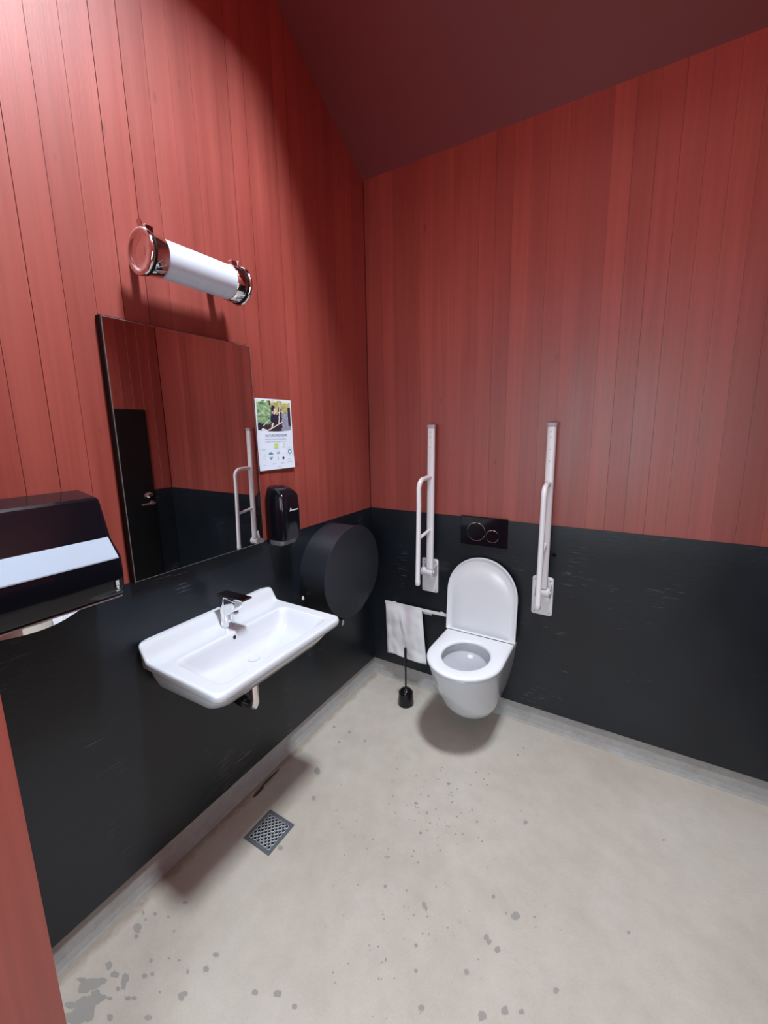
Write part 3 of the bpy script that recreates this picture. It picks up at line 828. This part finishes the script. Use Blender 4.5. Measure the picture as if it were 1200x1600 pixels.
# silver band across the front, standing proud
def bring(y, s):
    return [(0.1345, y+s*0.003, 1.3195), (0.1775, y+s*0.003, 1.2690), (0.1780, y+s*0.003, 1.2660), (0.1690, y+s*0.003, 1.268), (0.130, y+s*0.003, 1.313)]
MB().loft([bring(TY0+0.006, 1), bring(-1.665, 0), bring(TY1-0.006, -1)]).obj('silver_band', SATIN, td, smooth=False)['label'] = 'silver band across the front'
# grey base tray under the housing with its towel slot
m = MB().loft([[(0.0005, y, 1.1495), (0.150, y, 1.1495), (0.163, y, 1.153), (0.165, y, 1.1565), (0.0005, y, 1.1565)] for y in (TY0+0.006, TY1-0.006)])
m.obj('base_tray', GREYP, td, smooth=False)
m = MB()
pts = [(0.10+0.055*math.sin(math.pi*k/16), -1.80+0.22*k/16, 1.149) for k in range(17)]
m.loft([[(x, y, 1.149) for x, y, z in pts]+[(0.09, y, 1.149) for x, y, z in pts[::-1]],
        [(x-0.006, y, 1.130) for x, y, z in pts]+[(0.095, y, 1.130) for x, y, z in pts[::-1]]])
m.obj('towel_slot', CHROME, td, angle=40)
m = MB()
fx = 0.1765
def tq(y0, y1, z0, z1, x=0.1778): m.add([(x, y0, z0), (x, y1, z0), (x, y1, z1), (x, y0, z1)], [(0, 1, 2, 3)])
tq(-1.5270, -1.5190, 1.1920, 1.2060); tq(-1.5265, -1.5195, 1.1860, 1.1905); tq(-1.5250, -1.5205, 1.1805, 1.1860); tq(-1.5280, -1.5185, 1.1760, 1.1785)
m.obj('logo', SILVERINK, td, smooth=False)

# ================================================================ WASHBASIN
wb_ = thing('washbasin', 'white wall hung ceramic washbasin with a raised back ledge', 'washbasin', (0.0, -1.135, 0.74))
BY = -1.138; ZR = 0.869
def bring2(x1, hy, r, z, x0=0.0006, cy=BY):
    return [[x, y, z] for x, y in rrect((x0+x1)/2, cy, (x1-x0)/2, hy, r, 8, 14)]
def upst(x, z):
    return z+0.050*sstep((0.062-x)/0.040)
outer = [bring2(0.22, 0.13, 0.05, 0.712), bring2(0.27, 0.18, 0.06, 0.716), bring2(0.315, 0.222, 0.06, 0.732), bring2(0.348, 0.245, 0.055, 0.760), bring2(0.374, 0.257, 0.05, 0.800),
         bring2(0.388, 0.263, 0.045, 0.830), bring2(0.394, 0.266, 0.045, 0.836),
         bring2(0.408, 0.277, 0.032, 0.838), bring2(0.412, 0.281, 0.032, 0.843), bring2(0.414, 0.283, 0.032, 0.852), bring2(0.414, 0.283, 0.032, 0.861), bring2(0.411, 0.281, 0.032, 0.867), bring2(0.406, 0.276, 0.030, ZR)]
# the body rises towards the wall at the sides: underside slopes
for ri, r in enumerate(outer):
    if ri < 7:
        for p in r:
            p[2] += (0.836-p[2])*0.20*p[0]/0.39
    if ri >= 8:
        for p in r:
            if p[0] < 0.07:
                p[2] = upst(p[0], p[2])
deck0 = outer[-1]
bowl_top = [[x, y, ZR-0.001] for x, y in rrect(0.2565, BY, 0.121, 0.240, 0.030, 8, 14)]
for p in bowl_top: pass
rings = list(outer)
ND = 12
for k in range(1, ND+1):
    t = k/ND
    ring = []
    for a, b2 in zip(deck0, bowl_top):
        x = a[0]+(b2[0]-a[0])*t; y = a[1]+(b2[1]-a[1])*t
        z = upst(x, ZR-0.001*t)
        ring.append([x, y, z])
    rings.append(ring)
for (cx_, hx_, hy_, r_, z_) in ((0.2565, 0.118, 0.237, 0.030, 0.865), (0.257, 0.114, 0.229, 0.034, 0.850), (0.258, 0.108, 0.212, 0.04, 0.822), (0.258, 0.098, 0.196, 0.045, 0.800), (0.255, 0.085, 0.170, 0.05, 0.789), (0.235, 0.05, 0.10, 0.045, 0.784), (0.225, 0.022, 0.022, 0.0215, 0.782)):
    rings.append([[x, y, z_] for x, y in rrect(cx_, BY, hx_, hy_, r_, 8, 14)])
bs = MB().loft(rings).obj('bowl', CERAMIC, wb_, angle=80)
m = MB().lathe((0.225, BY, 0.7825), (0, 0, 1), [(0, 0.021), (0.002, 0.021), (0.003, 0.019), (0.0015, 0.016), (0.001, 0.002)], 28)
m.obj('drain_cover', CERAMIC, wb_)
ovx = 0.1375
MB().lathe((0.1420, -1.150, 0.8500), (0.95, 0, 0.25), [(0, 0.0075), (0.0025, 0.0075), (0.003, 0.006), (0.001, 0.0055)], 20).obj('overflow_ring', CHROME, wb_)
MB().lathe((0.1446, -1.150, 0.8506), (0.95, 0, 0.25), [(0, 0.0055), (0.0012, 0.0055)], 20).obj('overflow_hole', DARKV, wb_)
# waste pipe and stop valve below
wp = thing('waste_pipe', 'chrome waste pipe with black trap under the washbasin', 'pipe', (0.20, -1.12, 0.56))
m = MB().tube([(0.19, -1.12, 0.711), (0.19, -1.12, 0.61), (0.19, -1.12, 0.585), (0.183, -1.12, 0.567), (0.168, -1.12, 0.560), (0.13, -1.12, 0.560)], 0.0165, 20)
m.obj('pipe', CHROME, wp)
m = MB().tube([(0.129, -1.12, 0.560), (0.08, -1.122, 0.570), (0.001, -1.127, 0.59)], [0.021, 0.021, 0.030], 20)
m.obj('trap', RUBBER, wp)
sv = thing('stop_valve', 'small chrome valve tip showing under the front left of the washbasin', 'valve', (0.0, -1.26, 0.70))
m = MB().tube([(0.001, -1.285, 0.700), (0.15, -1.285, 0.700), (0.192, -1.285, 0.700)], 0.007, 12)
m.lathe((0.195, -1.285, 0.7115), (0, 0, -1), [(0, 0.010), (0.016, 0.0115), (0.024, 0.009), (0.028, 0.004)], 20)
m.obj('valve_body', CHROME, sv)

# ================================================================ TAP
tp = thing('tap', 'chrome single lever tap standing on the washbasin', 'tap', (0.075, -1.135, ZR))
TX, TY = 0.074, -1.122
ZT = ZR+0.0006
m = MB()
secs = []
for (z, hx_, hy_, ox) in ((ZT, 0.0225, 0.0225, 0.0), (ZT+0.004, 0.0235, 0.0235, 0.0), (ZT+0.03, 0.0225, 0.0225, 0.0), (ZT+0.07, 0.0225, 0.0210, -0.001), (ZT+0.095, 0.0245, 0.0205, -0.001), (ZT+0.115, 0.026, 0.0205, 0.0), (ZT+0.122, 0.026, 0.0200, 0.001)):
    secs.append([(x, y, z) for x, y in rrect(TX+ox, TY, hx_, hy_, min(hx_, hy_)*0.92, 6, 2)])
m.loft(secs)
m.obj('body', CHROME, tp, angle=40)
# deep wedge shaped spout reaching over the bowl
m = MB()
sec = []
for (x, z, hy_, hz) in ((TX+0.012, ZT+0.084, 0.0195, 0.036), (TX+0.035, ZT+0.086, 0.0190, 0.030), (TX+0.050, ZT+0.090, 0.0185, 0.024), (TX+0.064, ZT+0.093, 0.0180, 0.019), (TX+0.069, ZT+0.095, 0.0160, 0.015)):
    sec.append([(x, y, zz) for y, zz in rrect(TY, z, hy_, hz, 0.007, 5, 2)])
m.loft(sec)
sp = m.obj('spout', CHROME, tp, angle=40)
m = MB().lathe((TX+0.050, TY, ZT+0.067), (-0.15, 0, -1), [(0, 0.0115), (0.006, 0.0115), (0.007, 0.009)], 20)
m.obj('aerator', GREYP, sp)
# flat lever plate on top, level and square
m = MB()
P = [(TX-0.018, 0.0170), (TX+0.100, 0.0185)]
sec = []
for (x, hy_, z0, z1) in ((TX-0.024, 0.0150, ZT+0.1240, ZT+0.1280), (TX-0.021, 0.0205, ZT+0.1235, ZT+0.1290), (TX+0.03, 0.0225, ZT+0.1235, ZT+0.1300), (TX+0.118, 0.0225, ZT+0.1255, ZT+0.1305), (TX+0.121, 0.0215, ZT+0.1260, ZT+0.1300)):
    sec.append([(x, TY-hy_, z0), (x, TY+hy_, z0), (x, TY+hy_, z1), (x, TY-hy_, z1)])
m.loft(sec)
m.obj('lever', CHROME, tp, smooth=False)

# ================================================================ TOILET
tl = thing('toilet', 'white wall hung toilet with its lid up', 'toilet', (0.728, 0.0, 0.12))
TCX = 0.728
def tr(yb, w, L, z, cx=TCX): return [(x, y, z) for x, y in dshape(cx, yb, w, L)]
rings = []
for (w, L, z) in ((0.070, 0.150, 0.112), (0.090, 0.215, 0.119), (0.108, 0.275, 0.142), (0.126, 0.325, 0.178), (0.144, 0.367, 0.228), (0.157, 0.400, 0.290), (0.167, 0.432, 0.350), (0.175, 0.458, 0.410), (0.179, 0.471, 0.445), (0.180, 0.475, 0.458), (0.179, 0.474, 0.467), (0.176, 0.470, 0.4715), (0.170, 0.463, 0.473)):
    rings.append(tr(-0.0006, w, L, z))
no = len(rings[0])
def oval(cx, cy, rx, ry, z, outline=dshape(TCX, 0.0, 0.17, 0.463)):
    pts = []
    for (x, y) in outline:
        a = math.atan2((y-cy)/ry, (x-cx)/rx)
        pts.append((cx+rx*math.cos(a), cy+ry*math.sin(a), z))
    return pts
HY = -0.285
for (rx, ry, cy, z) in ((0.134, 0.157, HY, 0.473), (0.130, 0.153, HY, 0.466), (0.130, 0.153, HY, 0.455), (0.133, 0.158, HY, 0.450), (0.133, 0.158, HY, 0.432), (0.120, 0.142, HY, 0.405), (0.095, 0.112, HY+0.01, 0.355), (0.065, 0.078, HY+0.03, 0.310), (0.045, 0.05, HY+0.04, 0.275), (0.03, 0.035, HY+0.05, 0.255)):
    rings.append(oval(TCX, cy, rx, ry, z))
MB().loft(rings).obj('bowl', CERAMIC, tl, angle=80)
MB().add([(TCX+0.056*math.cos(k*math.pi/20), HY+0.033+0.066*math.sin(k*math.pi/20), 0.298) for k in range(40)], [list(range(40))]).obj('water', WATER, tl, smooth=False)
# seat ring
SYB = -0.085
def sd_(w, L, z, cx=TCX): return [(x, y, z) for x, y in dshape(cx, SYB, w, L)]
sout = dshape(TCX, SYB, 0.17, 0.39)
def ov2(rx, ry, z):
    pts = []
    for (x, y) in sout:
        a = math.atan2((y-HY)/ry, (x-TCX)/rx)
        pts.append((TCX+rx*math.cos(a), HY+ry*math.sin(a), z))
    return pts
rings = [ov2(0.120, 0.138, 0.4765), sd_(0.182, 0.400, 0.4765), sd_(0.1865, 0.405, 0.480), sd_(0.187, 0.406, 0.488), sd_(0.184, 0.402, 0.494), sd_(0.176, 0.393, 0.497),
         ov2(0.130, 0.150, 0.4965), ov2(0.121, 0.140, 0.494), ov2(0.116, 0.134, 0.488), ov2(0.116, 0.134, 0.481), ov2(0.120, 0.138, 0.4765)]
MB().loft(rings, False, False).obj('seat', SEATP, tl, angle=60)
for s in (-1, 1):
    m = MB().lathe((TCX+s*0.150, -0.062, 0.487), (s, 0, 0), [(0, 0.0115), (0.034, 0.0115), (0.037, 0.009)], 20)
    m.bbox(TCX+s*0.16-0.014, TCX+s*0.16+0.014, -0.075, -0.045, 0.4735, 0.487, 0.003)
    m.obj('hinge', SEATP, tl)
# lid standing up, leaning slightly back towards the wall
def lidring(w, L, off, drop=0.0):
    """outline of the lid in its own plane, off = distance towards the camera"""
    pts = []
    for (x, y) in dshape(TCX, 0.0, w, L):
        hgt = -y+drop
        pts.append((x, -0.074+0.085*hgt-off, 0.499+hgt*0.996))
    return pts
LL = 0.424
rings = [lidring(0.182, LL-0.010, -0.010, 0.002), lidring(0.189, LL-0.002, -0.007), lidring(0.191, LL, 0.000), lidring(0.191, LL, 0.008), lidring(0.1885, LL-0.002, 0.0105, 0.001),
         lidring(0.184, LL-0.007, 0.0105, 0.002), lidring(0.180, LL-0.011, 0.007, 0.004), lidring(0.172, LL-0.03, 0.0035, 0.008), lidring(0.155, LL-0.075, 0.0035, 0.012), lidring(0.150, LL-0.083, 0.0060, 0.014), lidring(0.10, LL-0.18, 0.0060, 0.05)]
MB().loft(rings).obj('lid', SEATP, tl, angle=60)

# ================================================================ FLUSH PLATE
fp = thing('flush_plate', 'black gloss flush plate with two round buttons above the toilet', 'flush plate', (0.715, 0.0, 1.05))
FX0, FX1, FZ0, FZ1 = 0.5885, 0.8425, 0.974, 1.1335
MB().bbox(FX0, FX1, -0.0125, -0.0006, FZ0, FZ1, 0.003).obj('plate', GLOSSB, fp, smooth=False)
for (bx, bz, r) in ((0.6765, 1.052, 0.050), (0.7640, 1.036, 0.034)):
    MB().lathe((bx, -0.0126, bz), (0, -1, 0), [(0, r), (0.0010, r), (0.0016, r-0.0007), (0.0012, r-0.0014)], 56, True, False).obj('button_ring', CHROME, fp)
    MB().lathe((bx, -0.0126, bz), (0, -1, 0), [(0, r-0.0015), (0.0013, r-0.002), (0.0010, r*0.5), (0.0008, 0.002)], 48).obj('button', GLOSSB, fp)

# ================================================================ GRAB RAILS
def grab_rail(bx, px, label, sec_x, ho):
    g = thing('grab_rail', label, 'grab rail', (px, 0.0, 0.76), 'folded up grab rails beside the toilet')
    m = MB()
    rr = [[(x, -0.0006, z) for x, z in rrect(px, 0.758, 0.0505, 0.101, 0.012, 5, 2)],
          [(x, -0.0060, z) for x, z in rrect(px, 0.758, 0.0505, 0.101, 0.012, 5, 2)],
          [(x, -0.0085, z) for x, z in rrect(px, 0.758, 0.048, 0.0985, 0.011, 5, 2)]]
    pl = m.loft(rr).obj('wall_plate', WHITEP, g, angle=40)
    for sx in (-0.036, 0.036):
        for sz in (-0.085, 0.085):
            MB().lathe((px+sx, -0.0086, 0.758+sz), (0, -1, 0), [(0, 0.0048), (0.0015, 0.0042), (0.002, 0.002)], 12).obj('screw', GREYP, pl)
    # hinge barrel with side cheeks
    hz = 0.800
    m = MB().lathe((bx+ho-0.030, -0.058, hz), (1, 0, 0), [(0, 0.021), (0.002, 0.0235), (0.058, 0.0235), (0.060, 0.021)], 28)
    m.obj('hinge_barrel', WHITEP, g, angle=40)
    for sx in (ho-0.0345, ho+0.0315):
        m = MB()
        prof = [(-0.0088, hz-0.030), (-0.0088, hz+0.034), (-0.045, hz+0.028), (-0.070, hz+0.022), (-0.082, hz+0.006), (-0.082, hz-0.012), (-0.066, hz-0.027), (-0.045, hz-0.030)]
        m.loft([[(bx+sx, y, z) for y, z in prof], [(bx+sx+0.003, y, z) for y, z in prof]])
        m.obj('hinge_cheek', WHITEP, g, angle=40)
    MB().lathe((bx+ho+0.0346, -0.058, hz), (1, 0, 0), [(0, 0.009), (0.003, 0.008), (0.004, 0.003)], 16).obj('hinge_pin', WHITEP, g)
    # main flat oval post
    m = MB()
    y0_, y1_ = -0.066, -0.048
    rings = []
    for k in range(7):
        t = k/6; z = 0.824+(1.600-0.824)*t; yc = y0_+(y1_-y0_)*t
        rings.append([(x, y, z) for x, y in rrect(bx, yc, 0.0205, 0.0125, 0.011, 5, 2)])
    m.loft(rings)
    post = m.obj('post', WHITEP, g, angle=50)
    m = MB()
    m.loft([[(x, y, z) for x, y in rrect(bx, -0.048, 0.0205+e_, 0.0125+e_, 0.012, 5, 2)] for z, e_ in ((1.5985, 0.0006), (1.606, 0.0028), (1.612, 0.0034), (1.617, 0.0022), (1.6195, -0.003))])
    m.obj('end_cap', GREYP, g, angle=50)
    for z in (1.577, 1.552, 1.497, 1.443):
        yc = y0_+(y1_-y0_)*(z-0.824)/0.776
        MB().lathe((bx-0.002, yc-0.0124, z), (0, -1, 0), [(0, 0.0032), (0.0008, 0.0028)], 10).obj('post_hole', GREYP, post)
    # second rail: leaves the post, bends and runs down in front
    sx = sec_x
    yo = -0.190
    P0 = Vector((bx, -0.058, 1.338))
    pts = [P0, Vector((bx+(sx-bx)*0.3, -0.10, 1.338)), Vector((bx+(sx-bx)*0.6, -0.138, 1.337))]
    for k in range(1, 9):
        a = k/8*math.pi/2
        pts.append(Vector((sx+(bx-sx)*0.4*(1-k/8), yo+0.048*(1-math.sin(a)), 1.292+0.045*math.cos(a))))
    pts += [Vector((sx, yo, 1.20)), Vector((sx, yo-0.008, 1.0)), Vector((sx, yo-0.016, 0.804)), Vector((sx, yo-0.0163, 0.797)), Vector((sx, yo-0.0165, 0.776)), Vector((sx, yo-0.0167, 0.770))]
    rad = [0.0125]*(len(pts)-3)+[0.0138, 0.0138, 0.010]
    MB().tube(pts, rad, 16).obj('hand_rail', WHITEP, g, angle=60)
    m = MB().tube([(bx, -0.062, 1.046), (sx, yo-0.004, 1.026)], 0.0095, 12)
    m.obj('rung', WHITEP, g)
    return g
grab_rail(0.430, 0.404, 'white folded grab rail between the corner and the toilet', 0.424, -0.014)
grab_rail(1.038, 1.027, 'white folded grab rail on the open wall side of the toilet', 1.041, -0.002)

# ================================================================ WASTE BAG AND ITS HOLDER
wh = thing('bag_holder', 'thin pale metal strip holding the paper bag beside the toilet', 'bracket', (0.31, 0.0, 0.535))
m = MB()
m.loft([[(0.100, y, z) for y, z in ((-0.016, 0.527), (-0.016, 0.545), (-0.019, 0.545), (-0.019, 0.527))],
        [(0.360, y, z) for y, z in ((-0.016, 0.527), (-0.016, 0.545), (-0.019, 0.545), (-0.019, 0.527))],
        [(0.520, y, z) for y, z in ((-0.016, 0.529), (-0.016, 0.547), (-0.019, 0.547), (-0.019, 0.529))]])
m.box(0.150, 0.170, -0.0159, -0.0005, 0.530, 0.542); m.box(0.470, 0.490, -0.0159, -0.0005, 0.532, 0.544)
m.obj('strip', WHITEP, wh, smooth=False)
m = MB().box(0.372, 0.425, -0.030, -0.0195, 0.522, 0.532)
m.obj('clip', GREYP, wh, smooth=False)
bag = None
NX, NZ = 34, 44
vv = []; ff = []
def bagpt(u, v, side):
    # u 0..1 left to right, v 0..1 top to bottom
    x = 0.106+0.250*u+(0.014*v if u > 0.5 else 0.010*v)+0.020*v*u
    z = 0.548-0.352*v-(0.0 if side else 0.0)+0.006*math.sin(u*6)*v
    crease = 0.007*abs(noise.noise(Vector((u*2.6+1, v*2.6, 2.0))))+0.002*noise.noise(Vector((u*8, v*7, 5)))
    fold = 0.010*math.exp(-((u-0.42-0.25*v)/0.06)**2)*sstep(v*2)*(1-sstep((v-0.72)*4))
    y = -0.0215-0.010*v-0.016*math.sin(math.pi*u)*sstep(v*3)-crease*sstep(v*6)*1.6-fold
    if not side: y = min(-0.0198, -0.0205-0.003*v)
    edge = min(u, 1-u, v*6+0.02, 1-v)
    if side and edge < 0.04: y = y*(edge/0.04)+(-0.0212-0.003*v)*(1-edge/0.04)
    return (x, y, z)
for side in (1, 0):
    for i in range(NX+1):
        for j in range(NZ+1):
            vv.append(bagpt(i/NX, j/NZ, side))
S_ = (NX+1)*(NZ+1)
for s in (0, 1):
    for i in range(NX):
        for j in range(NZ):
            a = s*S_+i*(NZ+1)+j
            ff.append((a, a+1, a+NZ+2, a+NZ+1))
for j in range(NZ):
    ff.append((j, j+1, S_+j+1, S_+j)); a = NX*(NZ+1)+j; ff.append((a, a+1, S_+a+1, S_+a))
for i in range(NX):
    a = i*(NZ+1)+NZ; ff.append((a, a+NZ+1, S_+a+NZ+1, S_+a))
bg = mesh_obj('paper_bag', vv, ff, PAPER, None, True, 30)
bg['label'] = 'crumpled white paper waste bag hanging on the wall left of the toilet'; bg['category'] = 'bag'

# ================================================================ TOILET BRUSH
tb = thing('toilet_brush', 'black toilet brush standing in its pot left of the toilet', 'toilet brush', (0.322, -0.165, 0.0))
BX, BYY = 0.322, -0.163
m = MB().lathe((BX, BYY, 0.0006), (0, 0, 1), [(0, 0.046), (0.004, 0.0475), (0.060, 0.0425), (0.075, 0.0415), (0.077, 0.0395), (0.070, 0.0385)], 40)
m.obj('pot', GLOSSB, tb, angle=40)
m = MB().lathe((BX, BYY, 0.0705), (0, 0, 1), [(0, 0.038), (0.008, 0.0375), (0.020, 0.030), (0.027, 0.016), (0.030, 0.009), (0.034, 0.0065)], 32)
m.obj('splash_cap', GLOSSB, tb, angle=40)
m = MB().tube([(BX, BYY, 0.1046), (BX, BYY, 0.20), (BX, BYY-0.001, 0.255), (BX, BYY-0.001, 0.275), (BX, BYY-0.001, 0.345), (BX, BYY-0.001, 0.357)], [0.0055, 0.0052, 0.0060, 0.0085, 0.0078, 0.0045], 14)
hd = m.obj('handle', GLOSSB, tb)
